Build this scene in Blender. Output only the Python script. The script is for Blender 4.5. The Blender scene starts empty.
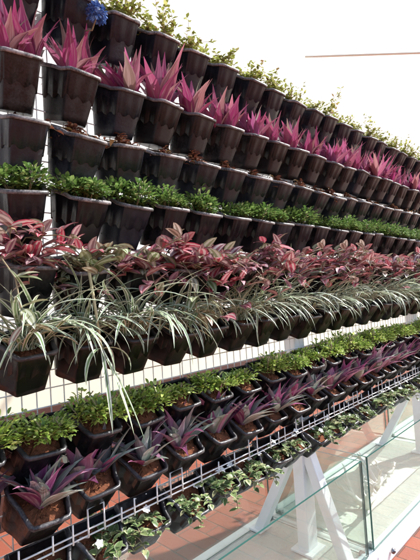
import bpy, math, random
from mathutils import Vector, Matrix
import numpy as np

SC = bpy.context.scene
COL = SC.collection
R = math.radians
CAMZ, WALLD = 1.38, 1.20            # camera height; distance of the camera from the plant rack

# ------------------------------------------------------------------ camera
def make_camera():
    y, p, r = R(44.8), R(2.1), R(3.7)
    F = Vector((math.cos(y)*math.cos(p), math.sin(y)*math.cos(p), math.sin(p)))
    Rt = Vector((math.sin(y), -math.cos(y), 0))
    U = Rt.cross(F)
    R2 = Rt*math.cos(r) - U*math.sin(r)
    U2 = U*math.cos(r) + Rt*math.sin(r)
    cd = bpy.data.cameras.new('camera')
    cam = bpy.data.objects.new('camera', cd); COL.objects.link(cam)
    m = Matrix((R2, U2, -F)).transposed().to_4x4()
    m.translation = Vector((0, -WALLD, CAMZ))
    cam.matrix_world = m
    cd.sensor_fit = 'VERTICAL'; cd.sensor_height = 24; cd.sensor_width = 18
    cd.lens = 24*430/560
    cd.clip_start = 0.02; cd.clip_end = 3000
    SC.camera = cam
    return Rt, Vector((math.cos(y), math.sin(y), 0))
CAM_R, CAM_F = make_camera()

# ------------------------------------------------------------------ light
SUN = Vector((0.72, -0.24, 0.65)).normalized()
sun_el = math.asin(SUN.z); sun_az = math.atan2(SUN.x, SUN.y)
w = bpy.data.worlds.new('World'); SC.world = w; w.use_nodes = True
nt = w.node_tree
bg = nt.nodes['Background']
sky = nt.nodes.new('ShaderNodeTexSky'); sky.sky_type = 'NISHITA'; sky.sun_disc = False
sky.sun_elevation = sun_el; sky.sun_rotation = sun_az
sky.air_density = 1.0; sky.dust_density = 1.5; sky.ozone_density = 1.2
nt.links.new(sky.outputs[0], bg.inputs[0]); bg.inputs[1].default_value = 0.15
sl = bpy.data.lights.new('sun', 'SUN'); sl.energy = 4.5; sl.angle = R(0.5); sl.color = (1, 0.98, 0.95)
so = bpy.data.objects.new('sun', sl); COL.objects.link(so)
so.rotation_euler = (-SUN).to_track_quat('-Z', 'Y').to_euler(); so.location = (0, -3, 8)
SC.view_settings.view_transform = 'Standard'
SC.view_settings.look = 'None'
SC.view_settings.exposure = 1.2
SC.view_settings.gamma = 1.0
SC.view_settings.use_curve_mapping = False
SC.render.engine = 'CYCLES'
SC.cycles.max_bounces = 8; SC.cycles.transparent_max_bounces = 24

# ------------------------------------------------------------------ node helpers
class Mat:
    def __init__(s, name):
        s.m = bpy.data.materials.new(name); s.m.use_nodes = True
        s.nt = s.m.node_tree; s.nt.nodes.clear()
        s.out = s.n('ShaderNodeOutputMaterial')
    def n(s, t, **kw):
        nd = s.nt.nodes.new(t)
        for k, v in kw.items(): setattr(nd, k, v)
        return nd
    def l(s, a, b): s.nt.links.new(a, b)
    def val(s, sock, v):
        if isinstance(v, bpy.types.NodeSocket): s.l(v, sock)
        else:
            if isinstance(v, tuple) and len(v) == 3 and sock.type == 'RGBA': v = v + (1,)
            sock.default_value = v
    def math(s, op, a, b=0.0, c=0.0):
        nd = s.n('ShaderNodeMath', operation=op)
        s.val(nd.inputs[0], a); s.val(nd.inputs[1], b); s.val(nd.inputs[2], c)
        return nd.outputs[0]
    def mix(s, f, a, b):
        nd = s.n('ShaderNodeMix', data_type='RGBA')
        s.val(nd.inputs[0], f); s.val(nd.inputs[6], a); s.val(nd.inputs[7], b)
        return nd.outputs[2]
    def ramp(s, f, stops, interp='LINEAR'):
        nd = s.n('ShaderNodeValToRGB'); cr = nd.color_ramp; cr.interpolation = interp
        while len(cr.elements) < len(stops): cr.elements.new(0.5)
        for e, (p, c) in zip(cr.elements, stops):
            e.position = p; e.color = tuple(c) + (1,)
        s.val(nd.inputs[0], f)
        return nd.outputs[0]
    def noise(s, scale, detail=3, vec=None, rough=0.5):
        nd = s.n('ShaderNodeTexNoise'); nd.inputs['Scale'].default_value = scale
        nd.inputs['Detail'].default_value = detail; nd.inputs['Roughness'].default_value = rough
        if vec is None: vec = s.obj()
        s.l(vec, nd.inputs['Vector'])
        return nd.outputs[0]
    def obj(s): return s.n('ShaderNodeTexCoord').outputs['Object']
    def uv(s):
        sep = s.n('ShaderNodeSeparateXYZ'); s.l(s.n('ShaderNodeTexCoord').outputs['UV'], sep.inputs[0])
        return sep.outputs[0], sep.outputs[1]
    def rnd(s): return s.n('ShaderNodeNewGeometry').outputs['Random Per Island']
    def objrnd(s): return s.n('ShaderNodeObjectInfo').outputs['Random']
    def bump(s, h, strength=0.3, dist=0.01):
        nd = s.n('ShaderNodeBump'); nd.inputs['Strength'].default_value = strength
        nd.inputs['Distance'].default_value = dist; s.l(h, nd.inputs['Height'])
        return nd.outputs[0]
    def bsdf(s, col, rough=0.5, spec=0.5, metal=0.0, normal=None, trans=None):
        b = s.n('ShaderNodeBsdfPrincipled')
        s.val(b.inputs['Base Color'], col); s.val(b.inputs['Roughness'], rough)
        b.inputs['Specular IOR Level'].default_value = spec; b.inputs['Metallic'].default_value = metal
        if normal is not None: s.l(normal, b.inputs['Normal'])
        sh = b.outputs[0]
        if trans:
            t = s.n('ShaderNodeBsdfTranslucent'); s.val(t.inputs[0], col)
            mx = s.n('ShaderNodeMixShader'); mx.inputs[0].default_value = trans
            s.l(sh, mx.inputs[1]); s.l(t.outputs[0], mx.inputs[2]); sh = mx.outputs[0]
        s.l(sh, s.out.inputs[0])
        return s.m

def plastic(name, base, dust, amount, rough):
    m = Mat(name)
    v = m.n('ShaderNodeVectorMath', operation='ADD')
    m.l(m.obj(), v.inputs[0]); m.l(m.objrnd(), v.inputs[1])
    n1 = m.noise(26, 5, v.outputs[0], 0.65); n2 = m.noise(190, 3, v.outputs[0], 0.6)
    f = m.math('MULTIPLY', m.math('SUBTRACT', m.math('ADD', n1, m.math('MULTIPLY', n2, 0.7)), 0.72), amount*3.0)
    f = m.math('MINIMUM', m.math('MAXIMUM', f, 0.0), 1.0)
    tint = m.math('MULTIPLY_ADD', m.objrnd(), 1.3, 0.3)
    f = m.math('MINIMUM', m.math('MULTIPLY', f, tint), 0.9)
    rg = m.math('MULTIPLY_ADD', f, 0.4, rough)
    return m.bsdf(m.mix(f, base, dust), rg, 0.4, normal=m.bump(n2, 0.15, 0.003))

def leafmat(name, stops, stripe=None, streak=None, trans=0.3, rough=0.42, tip=None):
    """stops: per-leaf colours; stripe: [(u, colour, weight)...] across the leaf; streak: pale streaks along it"""
    m = Mat(name)
    r = m.rnd()
    u, v = m.uv()
    c = m.ramp(r, stops)
    if stripe:
        lo, hi, sc, amt = stripe
        d = m.math('ABSOLUTE', m.math('SUBTRACT', u, 0.5))
        a = m.n('ShaderNodeMapRange', interpolation_type='SMOOTHSTEP'); m.l(d, a.inputs[0])
        a.inputs[1].default_value = lo; a.inputs[2].default_value = lo+0.05
        b = m.n('ShaderNodeMapRange', interpolation_type='SMOOTHSTEP'); m.l(d, b.inputs[0])
        b.inputs[1].default_value = hi; b.inputs[2].default_value = hi+0.05
        f = m.math('MULTIPLY', m.math('SUBTRACT', a.outputs[0], b.outputs[0]), amt)
        r2 = m.math('FRACT', m.math('MULTIPLY', r, 7.31))
        f = m.math('MULTIPLY', f, m.math('MULTIPLY_ADD', r2, 0.7, 0.4))
        f = m.math('MINIMUM', f, 1.0)
        c = m.mix(f, c, sc)
    if streak:
        sc, amt = streak
        cv = m.n('ShaderNodeCombineXYZ')
        m.l(m.math('MULTIPLY', u, 5.0), cv.inputs[0]); m.l(m.math('MULTIPLY', v, 0.9), cv.inputs[1])
        m.l(m.math('MULTIPLY', r, 40.0), cv.inputs[2])
        n = m.noise(1.6, 1, cv.outputs[0])
        f = m.math('MULTIPLY', m.math('SUBTRACT', n, 0.48), amt*5)
        f = m.math('MINIMUM', m.math('MAXIMUM', f, 0.0), amt)
        c = m.mix(f, c, sc)
    if tip:
        f = m.math('MULTIPLY', m.math('POWER', v, 3.0), 0.7)
        c = m.mix(f, c, tip)
    hv = m.n('ShaderNodeHueSaturation'); m.l(c, hv.inputs['Color'])
    r3 = m.math('FRACT', m.math('MULTIPLY', r, 13.7))
    m.l(m.math('MULTIPLY_ADD', r3, 0.6, 0.7), hv.inputs['Value'])
    nn = m.noise(60, 2)
    return m.bsdf(hv.outputs[0], rough, 0.45, trans=trans, normal=m.bump(nn, 0.12, 0.004))

M = {}
M['pot_dusty'] = plastic('dusty black plastic', (0.004, 0.0042, 0.005), (0.042, 0.036, 0.038), 0.5, 0.38)
M['pot_grey'] = plastic('grey black plastic', (0.006, 0.009, 0.015), (0.030, 0.034, 0.043), 0.5, 0.34)
M['pot_black'] = plastic('glossy black plastic', (0.003, 0.003, 0.0045), (0.020, 0.020, 0.023), 0.35, 0.3)
M['rim'] = plastic('sheen grey rim', (0.05, 0.047, 0.047), (0.30, 0.27, 0.26), 0.9, 0.36)  # lighter grey than the pots: sheen and dust of the rim in the colour
M['rim_dark'] = plastic('dark rim', (0.018, 0.018, 0.021), (0.10, 0.092, 0.092), 0.6, 0.3)

m = Mat('cocopeat soil'); n = m.noise(120, 5, None, 0.7); n2 = m.noise(30, 3)
M['soil'] = m.bsdf(m.mix(n2, m.mix(n, (0.06, 0.022, 0.012), (0.34, 0.13, 0.065)), (0.20, 0.075, 0.04)), 0.95, 0.1, normal=m.bump(n, 0.9, 0.01))
m = Mat('white painted steel'); n = m.noise(9, 4); n2 = m.noise(70, 3)
M['white'] = m.bsdf(m.mix(m.math('MULTIPLY', m.math('MAXIMUM', m.math('SUBTRACT', n, 0.52), 0.0), 1.6), (0.79, 0.80, 0.80), (0.55, 0.52, 0.47)), 0.38, 0.5, normal=m.bump(n2, 0.05, 0.002))
m = Mat('cream painted steel'); n = m.noise(7, 4)
M['cream'] = m.bsdf(m.mix(n, (0.84, 0.81, 0.62), (0.80, 0.77, 0.60)), 0.5, 0.4)
m = Mat('white coated wire'); n = m.noise(25, 2)
M['wire'] = m.bsdf(m.mix(n, (0.86, 0.86, 0.85), (0.74, 0.73, 0.70)), 0.4)
m = Mat('bolt metal'); M['bolt'] = m.bsdf((0.25, 0.25, 0.26), 0.35, 0.5, 0.9)
m = Mat('plaster wall'); n = m.noise(1.2, 6); n2 = m.noise(45, 4)
M['plaster'] = m.bsdf(m.mix(n, (0.84, 0.82, 0.755), (0.81, 0.79, 0.72)), 0.85, 0.2, normal=m.bump(n2, 0.2, 0.01))
m = Mat('dark red skirting'); n = m.noise(5, 4)
M['skirting'] = m.bsdf(m.mix(n, (0.055, 0.018, 0.013), (0.09, 0.032, 0.022)), 0.6)
m = Mat('tan eave'); n = m.noise(3, 3)
M['tan'] = m.bsdf(m.mix(n, (0.78, 0.70, 0.55), (0.70, 0.62, 0.48)), 0.7)
m = Mat('bleached sand'); n = m.noise(40, 5); n2 = m.noise(6, 3)
M['sand'] = m.bsdf(m.mix(n2, m.mix(n, (0.50, 0.49, 0.43), (0.64, 0.63, 0.57)), (0.46, 0.48, 0.43)), 0.9, 0.2, normal=m.bump(n, 0.6, 0.01))
m = Mat('bleached wood'); n = m.noise(30, 4)
M['bleach'] = m.bsdf(m.mix(n, (0.80, 0.77, 0.70), (0.66, 0.62, 0.54)), 0.8, 0.2, normal=m.bump(n, 0.3, 0.01))
m = Mat('blue petals'); r = m.rnd()
M['blue'] = m.bsdf(m.ramp(r, [(0, (0.025, 0.06, 0.22)), (0.6, (0.07, 0.15, 0.38)), (1, (0.20, 0.30, 0.50))]), 0.6, 0.3, trans=0.2)

def glassmat(name, tint, extra):
    m = Mat(name)
    fr = m.n('ShaderNodeFresnel'); fr.inputs[0].default_value = 1.5
    tr = m.n('ShaderNodeBsdfTransparent'); tr.inputs[0].default_value = tint + (1,)
    gl = m.n('ShaderNodeBsdfGlossy'); gl.inputs['Roughness'].default_value = 0.0; gl.inputs[0].default_value = (0.9, 1.0, 0.97, 1)
    mx = m.n('ShaderNodeMixShader')
    m.l(m.math('MULTIPLY_ADD', fr.outputs[0], 0.3, 0.0), mx.inputs[0]); m.l(tr.outputs[0], mx.inputs[1]); m.l(gl.outputs[0], mx.inputs[2])
    df = m.n('ShaderNodeBsdfDiffuse'); df.inputs[0].default_value = (0.75, 0.78, 0.74, 1)
    n = m.noise(5, 4)
    f = m.math('MINIMUM', m.math('MAXIMUM', m.math('MULTIPLY_ADD', n, extra*3, -extra*0.9), 0.008), 0.5)
    mx2 = m.n('ShaderNodeMixShader'); m.l(f, mx2.inputs[0]); m.l(mx.outputs[0], mx2.inputs[1]); m.l(df.outputs[0], mx2.inputs[2])
    m.l(mx2.outputs[0], m.out.inputs[0])
    return m.m
M['glass'] = glassmat('dusty clear glass', (0.94, 0.97, 0.955), 0.03)
m = Mat('green glass edge'); M['glass_edge'] = m.bsdf((0.035, 0.10, 0.085), 0.12, 0.6)

# brick floor
m = Mat('red brick paving')
mp = m.n('ShaderNodeMapping'); mp.inputs['Rotation'].default_value = (0, 0, R(90)); m.l(m.obj(), mp.inputs[0])
wob = m.noise(9, 2, mp.outputs[0])
bt = m.n('ShaderNodeTexBrick'); bt.offset = 0.5
m.l(mp.outputs[0], bt.inputs['Vector'])
bt.inputs['Color1'].default_value = (0.25, 0.068, 0.036, 1); bt.inputs['Color2'].default_value = (0.16, 0.038, 0.022, 1)
bt.inputs['Mortar'].default_value = (0.10, 0.06, 0.045, 1)
bt.inputs['Scale'].default_value = 1.0; bt.inputs['Mortar Size'].default_value = 0.006; bt.inputs['Mortar Smooth'].default_value = 0.4
bt.inputs['Bias'].default_value = -0.1; bt.inputs['Brick Width'].default_value = 0.23; bt.inputs['Row Height'].default_value = 0.115
n = m.noise(4, 6, None, 0.65); n2 = m.noise(70, 5, None, 0.7)
c = m.mix(m.math('MULTIPLY', n, 0.5), bt.outputs[0], (0.25, 0.085, 0.05))
c = m.mix(m.math('MULTIPLY', m.math('MAXIMUM', m.math('SUBTRACT', n2, 0.5), 0.0), 1.4), c, (0.17, 0.07, 0.05))
h = m.math('ADD', m.math('MULTIPLY', bt.outputs[1], -1.0), m.math('MULTIPLY', n2, 0.25))
M['brick'] = m.bsdf(c, m.math('MULTIPLY_ADD', n2, 0.3, 0.55), 0.3, normal=m.bump(h, 0.6, 0.008))

# leaves
M['vine'] = leafmat('yellow green vine leaf', [(0, (0.16, 0.19, 0.03)), (0.5, (0.27, 0.30, 0.07)), (0.85, (0.40, 0.40, 0.15)), (1, (0.22, 0.10, 0.05))], trans=0.35)
M['magenta'] = leafmat('magenta leaf', [(0, (0.22, 0.025, 0.10)), (0.25, (0.36, 0.042, 0.16)), (0.5, (0.44, 0.10, 0.20)), (0.68, (0.29, 0.07, 0.20)), (0.82, (0.40, 0.12, 0.16)), (0.92, (0.24, 0.17, 0.14)), (1, (0.15, 0.20, 0.11))],
                       streak=((0.50, 0.36, 0.36), 0.42), trans=0.3)
M['brown'] = leafmat('withered brown leaf', [(0, (0.06, 0.022, 0.015)), (0.4, (0.16, 0.06, 0.035)), (0.75, (0.28, 0.12, 0.07)), (1, (0.20, 0.15, 0.06))], trans=0.1, rough=0.8)
M['green'] = leafmat('fresh green leaf', [(0, (0.0543, 0.116, 0.0279)), (0.5, (0.132, 0.24, 0.0543)), (0.85, (0.232, 0.357, 0.101)), (1, (0.403, 0.465, 0.202))], trans=0.25)
M['zebra'] = leafmat('zebra striped leaf', [(0, (0.291, 0.0246, 0.0504)), (0.22, (0.403, 0.056, 0.0952)), (0.42, (0.403, 0.157, 0.157)), (0.56, (0.168, 0.0504, 0.0672)), (0.70, (0.314, 0.134, 0.202)), (0.84, (0.168, 0.168, 0.0896)), (1, (0.28, 0.28, 0.157))],
                     stripe=(0.12, 0.34, (0.627, 0.538, 0.482), 0.62), trans=0.2)
M['zebra_green'] = leafmat('green striped leaf', [(0, (0.115, 0.161, 0.0575)), (0.5, (0.196, 0.218, 0.103)), (0.8, (0.253, 0.184, 0.115)), (1, (0.253, 0.115, 0.103))],
                     stripe=(0.12, 0.33, (0.575, 0.598, 0.46), 0.7), trans=0.2)
M['spider'] = leafmat('spider plant leaf', [(0, (0.09, 0.17, 0.06)), (0.5, (0.16, 0.25, 0.10)), (1, (0.24, 0.32, 0.17))],
                      stripe=(0.18, 0.6, (0.70, 0.74, 0.62), 1.1), trans=0.25)
M['lime'] = leafmat('lime green leaf', [(0, (0.125, 0.215, 0.0358)), (0.5, (0.287, 0.412, 0.0717)), (0.85, (0.448, 0.556, 0.143)), (1, (0.591, 0.645, 0.287))], trans=0.3)
M['purple'] = leafmat('purple leaf', [(0, (0.182, 0.0325, 0.111)), (0.22, (0.351, 0.078, 0.208)), (0.42, (0.312, 0.143, 0.221)), (0.55, (0.182, 0.208, 0.176)), (0.8, (0.247, 0.305, 0.247)), (1, (0.364, 0.429, 0.338))],
                      streak=((0.572, 0.442, 0.494), 0.5), trans=0.15)
M['varieg'] = leafmat('variegated leaf', [(0, (0.0607, 0.108, 0.0338)), (0.5, (0.135, 0.203, 0.0675)), (0.85, (0.23, 0.27, 0.108)), (1, (0.378, 0.351, 0.189))],
                      stripe=(0.36, 0.7, (0.54, 0.567, 0.378), 0.6), trans=0.2)
m = Mat('white petal'); M['petal'] = m.bsdf((0.82, 0.82, 0.80), 0.6, 0.3, trans=0.2)
m = Mat('plant stem'); n = m.noise(30, 2); M['stem'] = m.bsdf(m.mix(n, (0.20, 0.15, 0.08), (0.30, 0.24, 0.13)), 0.6)
m = Mat('pale runner stem'); n = m.noise(30, 2); M['runner'] = m.bsdf(m.mix(n, (0.36, 0.34, 0.18), (0.46, 0.42, 0.26)), 0.55)

# ------------------------------------------------------------------ mesh helpers
class MB:
    def __init__(s): s.v = []; s.f = []; s.uv = []; s.mi = []; s.smooth = []
    def face(s, idx, uv=None, mi=0, smooth=True):
        s.f.append(idx); s.uv.extend(uv if uv else [(0, 0)]*len(idx)); s.mi.append(mi); s.smooth.append(smooth)
    def mesh(s, name, *mats):
        me = bpy.data.meshes.new(name)
        me.from_pydata([tuple(p) for p in s.v], [], s.f)
        ul = me.uv_layers.new(name='UVMap')
        ul.data.foreach_set('uv', [c for p in s.uv for c in p])
        me.polygons.foreach_set('material_index', s.mi)
        me.polygons.foreach_set('use_smooth', s.smooth)
        for m_ in mats: me.materials.append(m_)
        me.update()
        return me
    def box(s, c, d, rot=None, bevel=0.0, mi=0):
        x, y, z = (k/2 for k in d); b = min(bevel, x*.9, y*.9, z*.9)
        c = Vector(c); i0 = len(s.v)
        if b <= 0:
            pts = [Vector((sx*x, sy*y, sz*z)) for sx in (-1, 1) for sy in (-1, 1) for sz in (-1, 1)]
            fs = [(0, 1, 3, 2), (4, 6, 7, 5), (0, 4, 5, 1), (2, 3, 7, 6), (0, 2, 6, 4), (1, 5, 7, 3)]
        else:
            import bmesh
            bm = bmesh.new(); bmesh.ops.create_cube(bm, size=1.0)
            for vv in bm.verts: vv.co = Vector((vv.co.x*d[0], vv.co.y*d[1], vv.co.z*d[2]))
            bmesh.ops.bevel(bm, geom=bm.edges[:], offset=b, segments=2, affect='EDGES', profile=0.6)
            bm.verts.ensure_lookup_table(); bm.verts.index_update()
            pts = [vv.co.copy() for vv in bm.verts]; fs = [tuple(vv.index for vv in ff.verts) for ff in bm.faces]
            bm.free()
        for p in pts: s.v.append(c + (rot @ p if rot else p))
        for f in fs: s.face(tuple(i0+k for k in f), mi=mi, smooth=False)
    def tube(s, pts, rad, n=6, mi=0, cap=True):
        pts = [Vector(p) for p in pts]; rings = []
        prev = None
        for k, p in enumerate(pts):
            t = (pts[min(k+1, len(pts)-1)] - pts[max(k-1, 0)]).normalized()
            a = Vector((0, 0, 1)) if abs(t.z) < 0.9 else Vector((1, 0, 0))
            if prev is not None: a = prev
            u = (a - t*a.dot(t)).normalized(); prev = u; w_ = t.cross(u)
            r_ = rad[k] if isinstance(rad, (list, tuple)) else rad
            i0 = len(s.v)
            for j in range(n):
                an = 2*math.pi*j/n + math.pi/n
                s.v.append(p + u*(math.cos(an)*r_) + w_*(math.sin(an)*r_))
            rings.append(i0)
        for a, b in zip(rings, rings[1:]):
            for j in range(n):
                s.face((a+j, a+(j+1) % n, b+(j+1) % n, b+j), mi=mi)
        if cap:
            s.face(tuple(rings[0]+j for j in reversed(range(n))), mi=mi); s.face(tuple(rings[-1]+j for j in range(n)), mi=mi)
    def leaf(s, base, az, el, L, W, droop=0.6, fold=0.25, seg=6, prof='lance', twist=0.0, mi=0, curl=0.0):
        """a folded blade that starts at base and bends down by `droop` radians along its length"""
        p = Vector(base); i0 = len(s.v); dl = L/seg
        for k in range(seg+1):
            t = k/seg
            e = el - droop*t*t if prof != 'strap' else el - droop*t
            az_ = az + curl*t
            d = Vector((math.cos(az_)*math.cos(e), math.sin(az_)*math.cos(e), math.sin(e)))
            sd = Vector((-math.sin(az_), math.cos(az_), 0))
            nr = sd.cross(d)*-1
            nr = d.cross(sd)
            if twist:
                a = twist*(0.4+0.6*t)
                sd, nr = sd*math.cos(a)+nr*math.sin(a), nr*math.cos(a)-sd*math.sin(a)
            if prof == 'lance': wd = (0.50+0.5*math.sin(math.pi*min(1, t*1.35)))*(1-t**3.2)
            elif prof == 'strap': wd = (0.75+0.25*math.sin(math.pi*t))*(1-t**5)
            elif prof == 'ovate': wd = math.sin(math.pi*(0.04+0.96*t**0.72))**0.85
            else: wd = math.sin(math.pi*(0.06+0.92*t))**0.6
            wd = max(wd, 0.02)*W/2
            up = nr*(fold*wd)
            s.v += [p+sd*wd+up, p.copy(), p-sd*wd+up]
            p = p + d*dl
        for k in range(seg):
            a = i0+3*k; b = a+3; t0, t1 = k/seg, (k+1)/seg
            s.face((a, a+1, b+1, b), [(0, t0), (.5, t0), (.5, t1), (0, t1)], mi)
            s.face((a+1, a+2, b+2, b+1), [(.5, t0), (1, t0), (1, t1), (.5, t1)], mi)

def obj(name, me, parent=None, loc=None):
    o = bpy.data.objects.new(name, me); COL.objects.link(o)
    if parent: o.parent = parent
    if loc is not None: o.location = loc
    return o
def thing(name, label, cat, loc=(0, 0, 0), group=None):
    o = bpy.data.objects.new(name, None); COL.objects.link(o); o.location = loc
    o.empty_display_size = 0.05
    return tag(o, label, cat, group)
def tag(o, label, cat, group=None):
    o['label'] = label; o['category'] = cat
    if group: o['group'] = group
    return o

# ------------------------------------------------------------------ setting
def build_ground():
    b = MB()
    S = 60
    b.v = [Vector((-S, -S, 0)), Vector((S, -S, 0)), Vector((S, S, 0)), Vector((-S, S, 0))]
    b.face((0, 1, 2, 3), smooth=False)
    o = obj('ground', b.mesh('ground', M['brick'])); o['kind'] = 'structure'
build_ground()

def build_back_building():
    t = thing('backdrop_building', 'blank white building behind the rack, dark red skirting, upper wall standing in for white sky', 'building', (4, 1.72, 0))
    b = MB(); b.box((0, 2.5, 5.5), (44, 5, 11)); obj('wall', b.mesh('wall', M['plaster']), t)  # wall made tall so its white stands in for the overexposed sky
    b = MB(); b.box((0, -0.011, 0.35), (44.02, 0.03, 0.70), bevel=0.006); obj('skirting', b.mesh('skirting', M['skirting']), t)
    b = MB(); b.box((0, -0.006, 0.845), (44.01, 0.02, 0.29), bevel=0.004); obj('dado', b.mesh('dado', M['cream']), t)
    b = MB(); b.box((0, 2.4, 11.08), (44.4, 5.4, 0.16), bevel=0.02); obj('roof', b.mesh('roof', M['plaster']), t)
build_back_building()

def build_pole():  # pole added in place of a soft cream edge
    D = 4.4
    def at(x, y, d):                                   # horizontal ray components measured from the photograph
        return Vector((x*d, y*d-WALLD, 0))
    a = at(0.875, 0.511, D); c = at(1.064, 0.321, D); c = a+(c-a)*2.2
    za = CAMZ+0.540*D; zc = za+(0.532-0.540)*D*2.2
    t = thing('edge_stand_in_pole', 'thin tan pole standing in for the soft cream edge high on the wall, upper right', 'pole', (c.x, c.y, 0))
    b = MB(); o = Vector((c.x, c.y, 0)); A = Vector((a.x, a.y, za))-o; B = Vector((c.x, c.y, zc))-o
    b.tube([A, A.lerp(B, .03), A.lerp(B, .12), B], [0.009, 0.010, 0.011, 0.013], 8); obj('crossbar', b.mesh('crossbar', M['tan']), t)
    b = MB(); b.tube([(0, 0, 0), (0, 0, zc+0.1)], 0.03, 10); obj('upright', b.mesh('upright', M['tan']), t)
    b = MB(); b.tube([(0, 0, 0), (0, 0, 0.03)], 0.11, 14); obj('base_plate', b.mesh('base_plate', M['tan']), t)
build_pole()

# ------------------------------------------------------------------ plant rack
POSTS = (0.25, 1.82, 3.40)
X0, X1 = 0.17, 3.66
def build_rack():
    t = thing('plant_rack', 'tall white steel rack with wire grids carrying all the rows of pots', 'plant rack', (1.8, 0.04, 0.1))
    off = Vector((1.8, 0.04, 0.1))
    def loc(p): return Vector(p)-off
    for x in POSTS:
        b = MB(); b.box(loc((x, 0.045, 1.25)), (0.085, 0.06, 2.29), bevel=0.005)
        p = obj('post', b.mesh('post', M['white']), t)
        for sg, yf in ((-1, -0.165), (1, 0.345)):
            b = MB()
            a = Vector((x, 0.045+sg*0.02, 0.63)); c = Vector((x, yf, 0.105)); d = c-a
            rot = d.to_track_quat('Z', 'X').to_matrix()
            rot = Matrix((Vector((1, 0, 0)), d.normalized().cross(Vector((1, 0, 0))).normalized(), d.normalized())).transposed()
            b.box(loc((a+c)/2), (0.055, 0.05, d.length), rot, bevel=0.005)
            b.box(loc((x, yf, 0.112)), (0.10, 0.08, 0.012), bevel=0.003)
            obj('brace', b.mesh('brace', M['white']), p)
        b = MB(); b.box(loc((x, 0.045, 0.110)), (0.13, 0.12, 0.012), bevel=0.003); obj('foot_plate', b.mesh('foot_plate', M['white']), p)
    for z, mt in ((2.22, 'white'),):
        b = MB(); b.box(loc(((X0+X1)/2, 0.0125, z)), (X1-X0, 0.005, 0.075), bevel=0.001); obj('crossbeam', b.mesh('crossbeam', M[mt]), t)
    rnd = random.Random(3)
    edges = [X0, 1.03, 2.61, X1]
    for a, c in zip(edges, edges[1:]):
        b = MB(); a += 0.006; c -= 0.006
        n = int((c-a)/0.04)
        for i in range(n+1):
            x = a+(c-a)*i/n
            b.tube([loc((x+rnd.uniform(-.001, .001), 0.0, 0.66)), loc((x+rnd.uniform(-.001, .001), 0.0, 2.28))], 0.0020, 5)
            if i < n and i % 3 != 2:            # the bent wire ends along the bottom edge
                xx = x+0.018
                b.tube([loc((x, 0.0, 0.695)), loc((x, -0.012, 0.752)), loc((x+0.002, -0.03, 0.757))], 0.0022, 5)
        z = 0.70
        zs = [0.698, 0.722]
        while z < 2.26:
            z += 0.05; zs.append(z)
        for z in zs:
            r_ = 0.003 if z < 0.73 else 0.0020
            b.tube([loc((a, -0.0034 if z > 0.73 else -0.005, z)), loc((c, -0.0034 if z > 0.73 else -0.005, z))], r_, 5)
        obj('wire_grid', b.mesh('wire_grid', M['wire']), t)
    for zr in (-0.51,):                                    # the bent wire rail between the two lowest rows
        b = MB(); y = -0.098; zb = CAMZ+zr-0.116
        for dz in (0, 0.016):
            b.tube([loc((X0+.1, y, zb+dz)), loc((X1-.02, y, zb+dz))], 0.0023, 6)
        x = X0+.12; k = 0
        while x < X1-.08:
            top = zb+0.07
            if k % 4 == 0:                                 # a hook: two prongs joined across and running back to the grid
                w_ = 0.05
                b.tube([loc((x, y-.002, zb-.004)), loc((x, y-.002, top)), loc((x+w_, y-.002, top+.001)), loc((x+w_, y-.002, zb-.004))], 0.0026, 6)
                b.tube([loc((x, y-.002, zb-.004)), loc((x, -0.03, zb-.03)), loc((x, 0.0, zb-.03))], 0.0022, 5)
                x += w_
            else:
                b.tube([loc((x, y-.002, zb-.006)), loc((x+.001, y-.002, zb+0.05+rnd.uniform(-.02, .008)))], 0.0024, 6)
            x += rnd.choice((0.045, 0.055, 0.085)); k += 1
        obj('wire_rail', b.mesh('wire_rail', M['wire']), t)
build_rack()

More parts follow.
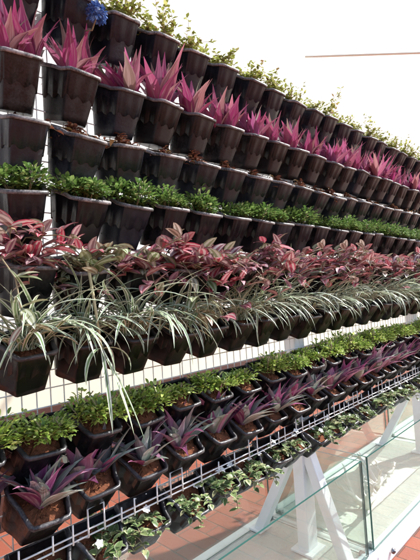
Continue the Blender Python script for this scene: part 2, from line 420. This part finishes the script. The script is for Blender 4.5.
# ------------------------------------------------------------------ glass troughs round the feet
def build_trough(x0, x1, label, seed):
    yf, yb, zt, gt = -0.20, 0.38, 0.10, 0.008
    cx_ = (x0+x1)/2
    t = thing('glass_trough', label, 'glass trough', (cx_, 0.1, 0), 'glass troughs around the rack feet')
    b = MB()
    b.box((0, 0.01, 0.048), (x1-x0+0.05, yb-yf+0.10, 0.094), bevel=0.012)
    tr = obj('tray', b.mesh('tray', M['white']), t)
    for xx in (-0.42*(x1-x0), 0.0, 0.42*(x1-x0)):
        b = MB(); yy = yf-0.1-0.04-0.003+0.003
        b.tube([(xx, yy+0.004, 0.055), (xx, yy-0.006, 0.055)], 0.014, 12); b.tube([(xx, yy-0.006, 0.055), (xx, yy-0.012, 0.055)], 0.007, 6)
        obj('bolt', b.mesh('bolt', M['bolt']), tr)
    # bed of pale sand
    rn = random.Random(seed); b = MB(); nx, ny = 50, 20
    for j in range(ny+1):
        for i in range(nx+1):
            u, v = i/nx, j/ny
            b.v.append(Vector(((u-.5)*(x1-x0-0.03), yf-0.1+0.014+v*(yb-yf-0.028), 0.1005+rn.uniform(0, .006))))
    for j in range(ny):
        for i in range(nx):
            a = j*(nx+1)+i; b.face((a, a+1, a+nx+2, a+nx+1))
    obj('sand_bed', b.mesh('sand_bed', M['sand']), t)
    def panel(c, d, axis):
        g = MB(); g.box(c, d)
        # large faces clear, narrow rims green
        for k, f in enumerate(g.f):
            nrm = (g.v[f[1]]-g.v[f[0]]).cross(g.v[f[2]]-g.v[f[1]]).normalized()
            g.mi[k] = 0 if abs(nrm[axis]) > 0.9 else 1
        return obj('glass_panel', g.mesh('glass_panel', M['glass'], M['glass_edge']), t)
    h = 0.445
    L = x1-x0
    panel((0, yf-0.1, zt+h/2), (L, gt, h), 1)
    panel((0, yb-0.1, zt+h/2), (L, gt, h), 1)
    for sx in (-1, 1):
        panel((sx*(L/2-gt/2), (yf+yb)/2-0.1, zt+h/2), (gt, yb-yf-gt-0.002, h), 0)
        for yy in (yf-0.1+0.02, yb-0.1-0.02):
            b = MB(); b.box((sx*(L/2-0.02), yy, zt+0.011), (0.024, 0.024, 0.022), bevel=0.003); obj('clamp', b.mesh('clamp', M['bolt']), t)
build_trough(0.38, 1.95, 'glass trough on a white tray nearest the camera, in front of a splayed white post', 1)
build_trough(2.01, 3.56, 'second glass trough along, its white tray holding bleached branching pieces', 2)
build_trough(3.62, 5.15, 'farthest glass trough, partly behind the second white braced post', 3)

def branch(x, y, seed, label):
    rn = random.Random(seed); t = thing('driftwood', label, 'driftwood', (x, y, 0.107), 'bleached pieces in the glass trough')
    b = MB()
    def grow(p, d, L, r, lev):
        pts = [p.copy()]; rs = [r]
        for k in range(4):
            d = (d+Vector((rn.uniform(-.45, .45), rn.uniform(-.45, .45), rn.uniform(-.3, .3)))).normalized()
            p = p+d*L/4; p.z = max(p.z, 0.012); pts.append(p.copy()); rs.append(r*(1-0.2*(k+1)))
            if lev < 2 and k in (1, 2): grow(p.copy(), (d+Vector((rn.uniform(-1, 1), rn.uniform(-1, 1), rn.uniform(0, .5)))).normalized(), L*.6, r*.6, lev+1)
        b.tube(pts, rs, 7)
    for k in range(3):
        a = rn.uniform(0, 6.28); grow(Vector((0, 0, 0.025)), Vector((math.cos(a), math.sin(a), .25)), 0.19, 0.022, 0)
    o = obj('driftwood_branch', b.mesh('driftwood_branch', M['bleach']), t)
branch(2.33, -0.02, 5, 'bleached forked driftwood in the second trough, nearest its left end')
branch(2.62, 0.05, 8, 'bleached forked driftwood in the second trough, farther from its left end')

# ------------------------------------------------------------------ pots
OUT = [(0.0765, 0.0), (0.077, 0.015), (0.074, 0.032), (0.067, 0.050), (0.060, 0.066), (0.055, 0.084), (0.0515, 0.102), (0.0485, 0.116), (0.043, 0.1232), (0.020, 0.125)]
OUT = OUT + [(-x, y) for x, y in reversed(OUT)]           # right-back -> front -> left-back
TILT = R(17); DEPTH = 0.125; PH = 0.135; TAPER = 0.22
def pot_pt(u, v, w):                                      # pot space -> thing space (origin at the base)
    y, z = -v, w
    c, s_ = math.cos(TILT), math.sin(TILT)
    y2, z2 = y*c - z*s_*-1*-1, z*c + y*s_                  # front goes down
    y2 = y*c - z*s_
    return Vector((u, y2, z2))
def set_tilt(a):
    global TILT, BASE, SOILC, FRONT
    TILT = a
    BASE = pot_pt(0, 0.05, -PH)
    SOILC = pp(0, 0.055, -0.012)
    FRONT = pp(0, 0.125, 0.0)                              # front of the rim
def pp(u, v, w): return pot_pt(u, v, w) - BASE
set_tilt(TILT)
def offset_outline(sc_u, v0, sc_v, grow=0.0):
    res = []
    n = len(OUT)
    for i, (u, v) in enumerate(OUT):
        a = Vector(OUT[max(i-1, 0)]); c = Vector(OUT[min(i+1, n-1)]); t = (c-a).normalized()
        nrm = Vector((t.y, -t.x))
        if nrm.dot(Vector((u, v-0.05))) < 0: nrm = -nrm
        res.append((u*sc_u+nrm.x*grow, v0+v*sc_v+nrm.y*grow))
    return res
def hump(v): return 0.017*max(0.0, 1-v/0.085)**0.7
def loft(b, rings, closed=True, mi=0):
    n = len(rings[0]); idx = []
    for rg in rings:
        idx.append(len(b.v)); b.v += rg
    for a, c in zip(idx, idx[1:]):
        for j in range(n if closed else n-1):
            b.face((a+j, a+(j+1) % n, c+(j+1) % n, c+j), mi=mi)
    return idx
def make_pot_mesh(mat, seed):
    rn = random.Random(seed); b = MB(); rings = []
    for k in range(7):
        t = k/6; su = 1-TAPER*t
        w0 = -0.008-(PH-0.008)*t
        rings.append([pp(u, v, w0+(hump(v0)*(1-t))) for (u, v), (u0, v0) in zip(offset_outline(su, 0.012*t, 1-0.36*t, -0.001), OUT)])
    idx = loft(b, rings)
    n = len(OUT)
    b.face(tuple(idx[-1]+j for j in range(n)), smooth=False)
    inner = []
    for k in range(3):
        t = k*0.2
        inner.append([pp(u, v, -0.006-PH*t+hump(v0)*(1-t)) for (u, v), (u0, v0) in zip(offset_outline(1-TAPER*t, 0.003+0.012*t, 0.98-0.36*t, -0.004), OUT)])
    loft(b, [list(reversed(r_)) for r_ in inner])
    # upper shell with a zigzag lower edge, standing 2.5 mm proud of the lower half
    def shell(t, g): return offset_outline(1-TAPER*t, 0.012*t, 1-0.36*t, g)
    top, mid, low = shell(0.05, 0.0010), shell(0.5, 0.0014), shell(0.5, -0.002)
    acc = 0; R0, R1, R2 = [], [], []; prev = None
    NS = 5
    for i in range(len(OUT)-1):
        for q in range(NS):
            f = q/NS
            m0 = Vector(mid[i]).lerp(Vector(mid[i+1]), f)
            if prev is not None: acc += (m0-prev).length
            prev = m0
            w1 = -PH*0.52+0.0055*math.sin(acc/0.036*6.283+seed)*(1-.3*math.sin(acc/0.018*6.283))
            a0 = Vector(top[i]).lerp(Vector(top[i+1]), f); l0 = Vector(low[i]).lerp(Vector(low[i+1]), f)
            hh = hump(OUT[i][1]+(OUT[i+1][1]-OUT[i][1])*f)
            R0.append(pp(a0.x, a0.y, -0.009+hh)); R1.append(pp(m0.x, m0.y, w1)); R2.append(pp(l0.x, l0.y, w1-0.001))
    loft(b, [R0, R1, R2], closed=False)
    return b.mesh('pot', M[mat])
def make_rim_mesh(mat):
    b = MB(); rings = []
    for g, w in ((-0.001, -0.009), (0.005, -0.010), (0.0062, -0.006), (0.0055, -0.001), (0.001, 0.0012), (-0.004, 0.0), (-0.0045, -0.008)):
        rings.append([pp(u, v, w+hump(v0)) for (u, v), (u0, v0) in zip(offset_outline(1, 0.0, 1, g), OUT)])
    loft(b, rings)
    return b.mesh('rim', M[mat])
def make_soil_mesh(seed):
    rn = random.Random(seed); b = MB()
    ol = offset_outline(0.965, 0.003, 0.955, -0.003)
    ctr = Vector((0, 0.058)); rings = []
    for s_ in (1.0, 0.86, 0.7, 0.52, 0.34, 0.16):
        rg = []
        for i in range(len(ol)):
            for q in range(2):
                p = Vector(ol[i]).lerp(Vector(ol[(i+1) % len(ol)]), q/2)
                p = ctr+(p-ctr)*s_
                rg.append(pp(p.x, p.y, -0.020+0.010*(1-s_)+rn.uniform(-.0035, .0035)))
        rings.append(rg)
    idx = loft(b, rings)
    b.face(tuple(idx[-1]+j for j in range(len(rings[0]))))
    for k in range(40):                                   # crumbs of peat
        an, q = rn.uniform(0, 6.28), math.sqrt(rn.random())*0.8
        p = pp(math.cos(an)*0.06*q, 0.058+math.sin(an)*0.05*q, -0.012+rn.uniform(-.003, .003)); r_ = rn.uniform(.0015, .004)
        b.box(p, (r_*2, r_*1.4, r_), Matrix.Rotation(rn.uniform(0, 3), 3, Vector((rn.random(), rn.random(), 1)).normalized()))
    return b.mesh('soil', M['soil'])
# ------------------------------------------------------------------ plants (local space, root at SOILC, outwards = -Y)
def g_vine(rn):
    b = MB()
    for k in range(34):
        a = rn.uniform(0, 6.28); L = rn.choice((.05, .06, .07, .09, .12))*rn.uniform(.8, 1.1)
        p = SOILC+Vector((rn.uniform(-.05, .05), rn.uniform(-.04, .04), 0)); d = Vector((math.cos(a)*.65, math.sin(a)*.55, rn.uniform(.35, 1.2))).normalized()
        pts = [p.copy()]
        for q in range(6):
            d = (d+Vector((rn.uniform(-.3, .3), rn.uniform(-.3, .3), rn.uniform(-.3, .2)))).normalized(); p = p+d*L/6; pts.append(p.copy())
            for h in range(3):
                if rn.random() < .8: b.leaf(p+Vector((rn.uniform(-.008, .008), rn.uniform(-.008, .008), rn.uniform(-.006, .006))), rn.uniform(0, 6.28), rn.uniform(-.2, .9), rn.uniform(.011, .022), rn.uniform(.008, .015), .5, .2, 2, 'oval')
        b.tube(pts, 0.0009, 3, mi=1)
    return b.mesh('foliage', M['vine'], M['stem'])
def g_magenta(rn):
    b = MB()
    hs = rn.uniform(.98, 1.3)
    for c in range(3):
        o = SOILC+Vector((-.03+.03*c+rn.uniform(-.01, .01), rn.uniform(-.022, .02), -.008))
        n = rn.randint(12, 16); hs2 = hs*rn.uniform(.8, 1.08)
        for k in range(n):
            t = k/n; a = k*2.4+rn.uniform(-.4, .4); el = R(90-42*t+rn.uniform(-12, 8))
            b.leaf(o+Vector((math.cos(a)*.007, math.sin(a)*.007, 0)), a, el, hs2*rn.uniform(.10, .15)*(1-.12*t), rn.uniform(.027, .042), rn.uniform(.05, .6)+(.7 if rn.random() < .15 else 0), .28, 7, 'lance', rn.uniform(-.4, .4), curl=rn.uniform(-.3, .3))
    for k in range(3):
        a = rn.uniform(0, 6.28); b.leaf(SOILC+Vector((0, 0, .004)), a, R(rn.uniform(5, 30)), rn.uniform(.07, .11), .016, 1.2, .3, 6, 'lance')
    return b.mesh('foliage', M['magenta'])
def g_brown(rn):
    b = MB()
    for k in range(10):
        a = rn.uniform(0, 6.28); p = SOILC+Vector((rn.uniform(-.055, .055), rn.uniform(-.045, .04), -.006)); d = Vector((math.cos(a), math.sin(a), rn.uniform(.1, .9))).normalized()
        pts = [p.copy()]
        for q in range(4):
            d = (d+Vector((rn.uniform(-.5, .5), rn.uniform(-.5, .5), rn.uniform(-.5, .2)))).normalized(); p = p+d*rn.uniform(.008, .014); pts.append(p.copy())
            if rn.random() < .6: b.leaf(p, rn.uniform(0, 6.28), rn.uniform(-.6, .6), rn.uniform(.012, .026), rn.uniform(.006, .012), 1.4, .7, 4, 'ovate', rn.uniform(-1, 1))
        b.tube(pts, 0.0011, 3, mi=1)
    hx, hy = rn.uniform(-.03, .03), rn.uniform(-.03, .01)
    for k in range(150):
        q = abs(rn.gauss(0, .6)); an = rn.uniform(0, 6.28)
        b.leaf(SOILC+Vector((hx*(1-q*.4)+math.cos(an)*.045*q, hy+math.sin(an)*.032*q, max(-.004, .046*(1-q)*rn.random()-.002))), rn.uniform(0, 6.28), rn.uniform(-.3, .6), rn.uniform(.012, .03), rn.uniform(.006, .012), 1.0, .8, 4, 'ovate', rn.uniform(-1, 1))
    return b.mesh('foliage', M['brown'], M['stem'])
def mound(rn, mat, n, rx, ry, rz, ls, lw, droop=.7, prof='ovate', lift=0.0, tall=0):
    b = MB()
    lob = [(rn.uniform(-.05, .05), rn.uniform(-.045, .025), rn.uniform(.5, 1.08)) for _ in range(8)]
    for k in range(n):
        lx, ly, ls_ = rn.choice(lob)
        a = rn.uniform(0, 6.28); ph = math.acos(rn.uniform(0, 1)); q = rn.uniform(.55, 1.05)*ls_
        dr = Vector((math.cos(a)*math.sin(ph), math.sin(a)*math.sin(ph), math.cos(ph)))
        p = SOILC+Vector((lx+dr.x*rx*q, ly+dr.y*ry*q, lift+dr.z*rz*q))
        b.leaf(p, a+rn.uniform(-.7, .7), (math.pi/2-ph)*.7+rn.uniform(-.5, .5), rn.uniform(*ls), rn.uniform(*lw), droop, .3, 3, prof, rn.uniform(-.5, .5))
    for k in range(22):
        lx, ly, ls_ = rn.choice(lob)
        b.tube([SOILC+Vector((lx*.5, ly*.5, -.01)), SOILC+Vector((lx, ly, lift+rz*ls_*.5)), SOILC+Vector((lx+rn.uniform(-.02, .02)*ls_, ly+rn.uniform(-.02, .02)*ls_, lift+rz*ls_*.95))], 0.0013, 4, mi=1)
    return b.mesh('foliage', M[mat], M['stem'])
def g_green(rn): return mound(rn, 'green', 950, .05, .048, rn.uniform(.048, .075), (.009, .019), (.006, .011), .9, 'ovate', .010)
def g_lime(rn): return mound(rn, 'lime', 800, .05, .052, rn.uniform(.034, .066), (.008, .017), (.005, .0095), .9, 'oval', .008)
def g_zebra(rn, mat='zebra', nst=16, reach=1.2):
    b = MB()
    for k in range(nst):
        a = R(-90)+rn.gauss(0, 1.2); p = SOILC+Vector((rn.uniform(-.05, .05), rn.uniform(-.04, .03), 0)); L = rn.uniform(.05, .2)*reach
        d = Vector((math.cos(a)*.8, math.sin(a)*.7, rn.uniform(.5, 1.6))).normalized(); pts = [p.copy()]; N = 5
        for q in range(N):
            d = (d+Vector((rn.uniform(-.25, .25), rn.uniform(-.25, .2), rn.uniform(-.75, .05)))).normalized(); p = p+d*L/N; pts.append(p.copy())
            for h in range(2 if q > 0 else 1):
                aa = math.atan2(d.y, d.x)+(q % 2*2-1)*rn.uniform(.4, 1.5)
                b.leaf(p, aa, rn.uniform(-.3, .9), rn.uniform(.032, .078), rn.uniform(.019, .035), rn.uniform(.2, 1.0), .3, 5, 'ovate', rn.uniform(-.6, .6))
        b.tube(pts, 0.0017, 5, mi=1)
    return b.mesh('foliage', M[mat], M['stem'])
def g_spider(rn):
    b = MB()
    for k in range(rn.randint(70, 95)):
        a = rn.uniform(0, 6.28) if rn.random() < .4 else R(-90)+rn.gauss(0, 1.0)
        o = SOILC+Vector((rn.uniform(-.03, .03), rn.uniform(-.03, .03), -.004))
        b.leaf(o, a, R(rn.uniform(35, 88)), rn.choice((.13, .17, .2, .24, .29))*rn.uniform(.85, 1.1), rn.uniform(.006, .0115), rn.uniform(.6, 2.6), .4, 12, 'strap', rn.uniform(-.6, .6), curl=rn.uniform(-1.0, 1.0))
    return b.mesh('foliage', M['spider'])
def g_purple(rn):
    b = MB()
    for c in range(2):
        o = SOILC+Vector((rn.uniform(-.035, .035), rn.uniform(-.02, .02), -.006))
        n = rn.randint(15, 20)
        for k in range(n):
            t = k/n; a = k*2.4+rn.uniform(-.4, .4)
            b.leaf(o+Vector((math.cos(a)*.008, math.sin(a)*.008, 0)), a, R(86-56*t+rn.uniform(-10, 10)), rn.uniform(.10, .155)*(1-.1*t), rn.uniform(.027, .040), rn.uniform(.25, 1.1), .42, 7, 'lance', rn.uniform(-.35, .35), curl=rn.uniform(-.2, .2))
    return b.mesh('foliage', M['purple'])
def g_varieg(rn):
    b = MB()
    for k in range(11):
        a = R(-90)+rn.gauss(0, 1.6); p = SOILC+Vector((rn.uniform(-.05, .05), rn.uniform(-.045, .03), -.004)); L = rn.uniform(.03, .10)
        d = Vector((math.cos(a)*.8, math.sin(a)*.8, rn.uniform(.3, .9))).normalized(); pts = [p.copy()]
        for q in range(6):
            d = (d+Vector((rn.uniform(-.3, .3), rn.uniform(-.3, .2), rn.uniform(-.6, .1)))).normalized(); p = p+d*L/6; pts.append(p.copy())
            for h in range(2):
                b.leaf(p, rn.uniform(0, 6.28), rn.uniform(-.3, .8), rn.uniform(.015, .030), rn.uniform(.011, .021), .6, .3, 4, 'ovate', rn.uniform(-.4, .4))
        b.tube(pts, 0.0012, 4, mi=1)
    return b.mesh('foliage', M['varieg'], M['stem'])
def g_flower(rn):
    b = MB()
    for k in range(5):
        b.leaf((0, 0, 0), k*1.2566+rn.uniform(-.2, .2), rn.uniform(.1, .5), .013, .010, .4, .2, 3, 'oval')
    return b.mesh('flower', M['petal'])

NV = 6
TILTS = (R(17), R(22), R(28))
RIM, POT, SOIL, ROOT, FRONTS = {}, {}, {}, {}, {}
for ti, ta in enumerate(TILTS):
    PH = (0.142, 0.13, 0.115)[ti]; TAPER = (0.22, 0.17, 0.07)[ti]
    set_tilt(ta)
    for k in ('rim', 'rim_dark'): RIM[ti, k] = make_rim_mesh(k)
    for i, k in enumerate(('pot_dusty', 'pot_grey', 'pot_black')): POT[ti, k] = make_pot_mesh(k, i)
    for i in range(3): SOIL[ti, i] = make_soil_mesh(i)
    ROOT[ti] = SOILC.copy(); FRONTS[ti] = FRONT.copy()
PH = 0.142
set_tilt(TILTS[0])
def variants(fn, n=NV, seed=0): return [fn(random.Random(seed*100+i)) for i in range(n)]
FOL = {'vine': variants(g_vine, NV, 1), 'magenta': variants(g_magenta, 8, 2), 'brown': variants(g_brown, 5, 3), 'green': variants(g_green, 5, 4),
       'zebra': variants(g_zebra, 7, 5), 'zebra_green': [g_zebra(random.Random(900+i), 'zebra_green', 9, 1.1) for i in range(3)],
       'spider': variants(g_spider, 7, 6), 'lime': variants(g_lime, 5, 7), 'purple': variants(g_purple, 8, 8), 'varieg': variants(g_varieg, 6, 9), 'flower': variants(g_flower, 4, 10)}

ORD = 'first second third fourth fifth sixth seventh eighth ninth tenth eleventh twelfth thirteenth fourteenth fifteenth sixteenth seventeenth eighteenth nineteenth twentieth twenty-first'.split()
#        rim z, plant, pot, label (with the ordinal), group, turn range, first column in view
ROWS = [(0.880, 'vine', 'pot_grey', 'pot of wispy yellow vine, %s from left in the topmost row', 'pots of the topmost row', 3.1, 0),
        (0.650, 'magenta', 'pot_dusty', 'black pot of magenta leaves, %s from left in the upper pink row', 'pots of the upper pink row', 3.1, 0),
        (0.471, 'brown', 'pot_grey', 'black pot of withered brown leaves, %s from left below the pink row', 'pots of the withered row', 3.1, 0),
        (0.292, 'green', 'pot_black', 'black pot of mounded green leaves, %s from left in the dense green row', 'pots of the dense green row', 0.5, 0),
        (0.092, 'zebra', 'pot_black', 'pot of trailing striped red leaves, %s from left in the red row', 'pots of the red row', 0.35, 0),
        (-0.115, 'spider', 'pot_black', 'spider plant in a black pot, %s from left in its row', 'pots of the spider plant row', 0.4, 0),
        (-0.360, 'lime', 'pot_black', 'black pot of lime green leaves, %s from left in the lime row', 'pots of the lime row', 0.5, -1),
        (-0.510, 'purple', 'pot_black', 'black pot of purple blades, %s from left in the lower purple row', 'pots of the lower purple row', 3.1, -1),
        (-0.685, 'varieg', 'pot_black', 'small leafy green plant with white flowers, %s from left in the lowest row', 'pots of the lowest row', 0.35, 0)]
TOTAL = 0
POTS = {}
for ri, (z, kind, potk, text, grp, turn, k0) in enumerate(ROWS):
    rn = random.Random(50+ri)
    ti = 0 if z > 0 else (1 if z > -0.2 else 2)
    FR = FRONTS[ti]
    for k in range(k0, 20):
        x = 0.466+0.16*k+rn.uniform(-.006, .006)
        y = -0.14-FR.y + rn.uniform(-.004, .003)
        o = thing('potted_plant', text % ORD[k-k0], 'potted plant',
                  (x, y, CAMZ+z-FR.z+rn.uniform(-.004, .004)), grp)
        o.rotation_euler = (R(rn.gauss(0, 2.2)), R(rn.gauss(0, 2.2)), R(rn.gauss(0, 2.5)))
        p = obj('pot', POT[ti, potk if rn.random() < .85 else 'pot_grey'], o)
        obj('rim', RIM[ti, 'rim' if z > 0 else 'rim_dark'], p)
        obj('soil', SOIL[ti, rn.randrange(3)], o)
        kd = kind
        if kind == 'zebra' and rn.random() < .18: kd = 'zebra_green'
        f = obj('foliage', rn.choice(FOL[kd]), o)
        a = rn.uniform(-turn, turn); s_ = rn.uniform(.86, 1.14)*{'lime': 1.25, 'purple': 1.38, 'varieg': 1.1, 'magenta': 1.14, 'spider': 1.1, 'green': 1.15, 'zebra': 1.1}.get(kind, 1.0)
        c_, sn = math.cos(a)*s_, math.sin(a)*s_
        f.rotation_euler = (0, 0, a); f.scale = (s_, s_, s_*rn.uniform(.9, 1.1))
        f.location = ROOT[ti] - Vector((c_*SOILC.x-sn*SOILC.y, sn*SOILC.x+c_*SOILC.y, SOILC.z*f.scale.z))
        if kind == 'varieg':
            for q in range(rn.choice((1, 2, 2, 3))):
                fl = obj('flower', rn.choice(FOL['flower']), o, ROOT[ti]+Vector((rn.uniform(-.06, .05), rn.uniform(-.07, .0), rn.uniform(.02, .055))))
                fl.rotation_euler = (rn.uniform(-.3, .9), rn.uniform(-.4, .4), 0)
        POTS[(ri, k)] = o

# long pale runner hanging out of the red-leaved row, and two long trailing stems
def world_part(name, b, parent, *mats):
    me = b.mesh(name, *mats)
    me.transform(parent_matrix(parent).inverted())
    return obj(name, me, parent)
def parent_matrix(o):
    return Matrix.Translation(o.location) @ o.rotation_euler.to_matrix().to_4x4()
def P(x, y, z): return Vector((x, y, CAMZ+z))
def runner():
    rn = random.Random(4); b = MB()
    b.tube([P(.575, -.15, .16), P(.585, -.165, .10), P(.595, -.17, 0.0), P(.605, -.168, -.08), P(.612, -.165, -.13)], [.004, .0042, .004, .0036, .003], 7, mi=1)
    for k, (L, az, dr) in enumerate(((.24, -1.2, .25), (.22, -1.9, .3), (.27, -.9, .2), (.14, -2.6, .7), (.12, -.3, 1.0), (.11, 0.6, 1.1))):
        b.leaf(P(.612, -.166, -.125), az, R(-62 if k < 3 else 10), L, .012, dr if k < 3 else 2.0, .4, 10, 'strap', rn.uniform(-.3, .3))
    world_part('runner', b, POTS[(4, 1)], M['spider'], M['runner'])
runner()
def trailing(pot, pts, seed, big=1.0):
    rn = random.Random(seed); b = MB(); b.tube(pts, .002, 5, mi=1)
    for k, p in enumerate(pts[1:]):
        for h in range(2):
            b.leaf(p, R(-90)+rn.uniform(-1.6, 1.6), rn.uniform(-.9, .4), rn.uniform(.05, .075)*big, rn.uniform(.024, .034)*big, .5, .3, 7, 'ovate', rn.uniform(-.5, .5))
    world_part('trailing_stem', b, pot, M['zebra_green'], M['stem'])
trailing(POTS[(4, 0)], [P(.37, -.15, .12), P(.385, -.19, .07), P(.39, -.2, .0), P(.395, -.2, -.04)], 2, 1.1)
trailing(POTS[(4, 3)], [P(.93, -.15, .12), P(.93, -.2, .06), P(.925, -.21, .0), P(.93, -.21, -.05), P(.925, -.2, -.1)], 7, 1.0)
trailing(POTS[(4, 4)], [P(1.03, -.16, .12), P(1.0, -.2, .05), P(.99, -.21, -.01), P(.98, -.2, -.06)], 12, 1.0)

# blue ruffled flower head by the topmost pots
def blue_flower():
    c = P(.655, -.165, .822)
    t = thing('blue_flower', 'bright blue ruffled flower head against the pots of the topmost row', 'flower', c)
    rn = random.Random(2); b = MB()
    for k in range(190):
        a = rn.uniform(0, 6.28); ph = math.acos(rn.uniform(-.8, 1)); d = Vector((math.cos(a)*math.sin(ph), math.sin(a)*math.sin(ph), math.cos(ph)))
        q = rn.uniform(.7, 1.05)
        b.leaf(Vector((d.x*.024*q, d.y*.018*q, d.z*.024*q)), a+rn.uniform(-1, 1), math.pi/2-ph+rn.uniform(-.8, .8), rn.uniform(.008, .014), rn.uniform(.007, .012), .6, .3, 3, 'oval', rn.uniform(-.6, .6))
    obj('petals', b.mesh('petals', M['blue']), t)
    b = MB(); b.tube([(0, 0, -.01), (0.0, .03, -.035), (-.01, .05, -.03)], .002, 5); obj('stem', b.mesh('stem', M['stem']), t)
blue_flower()
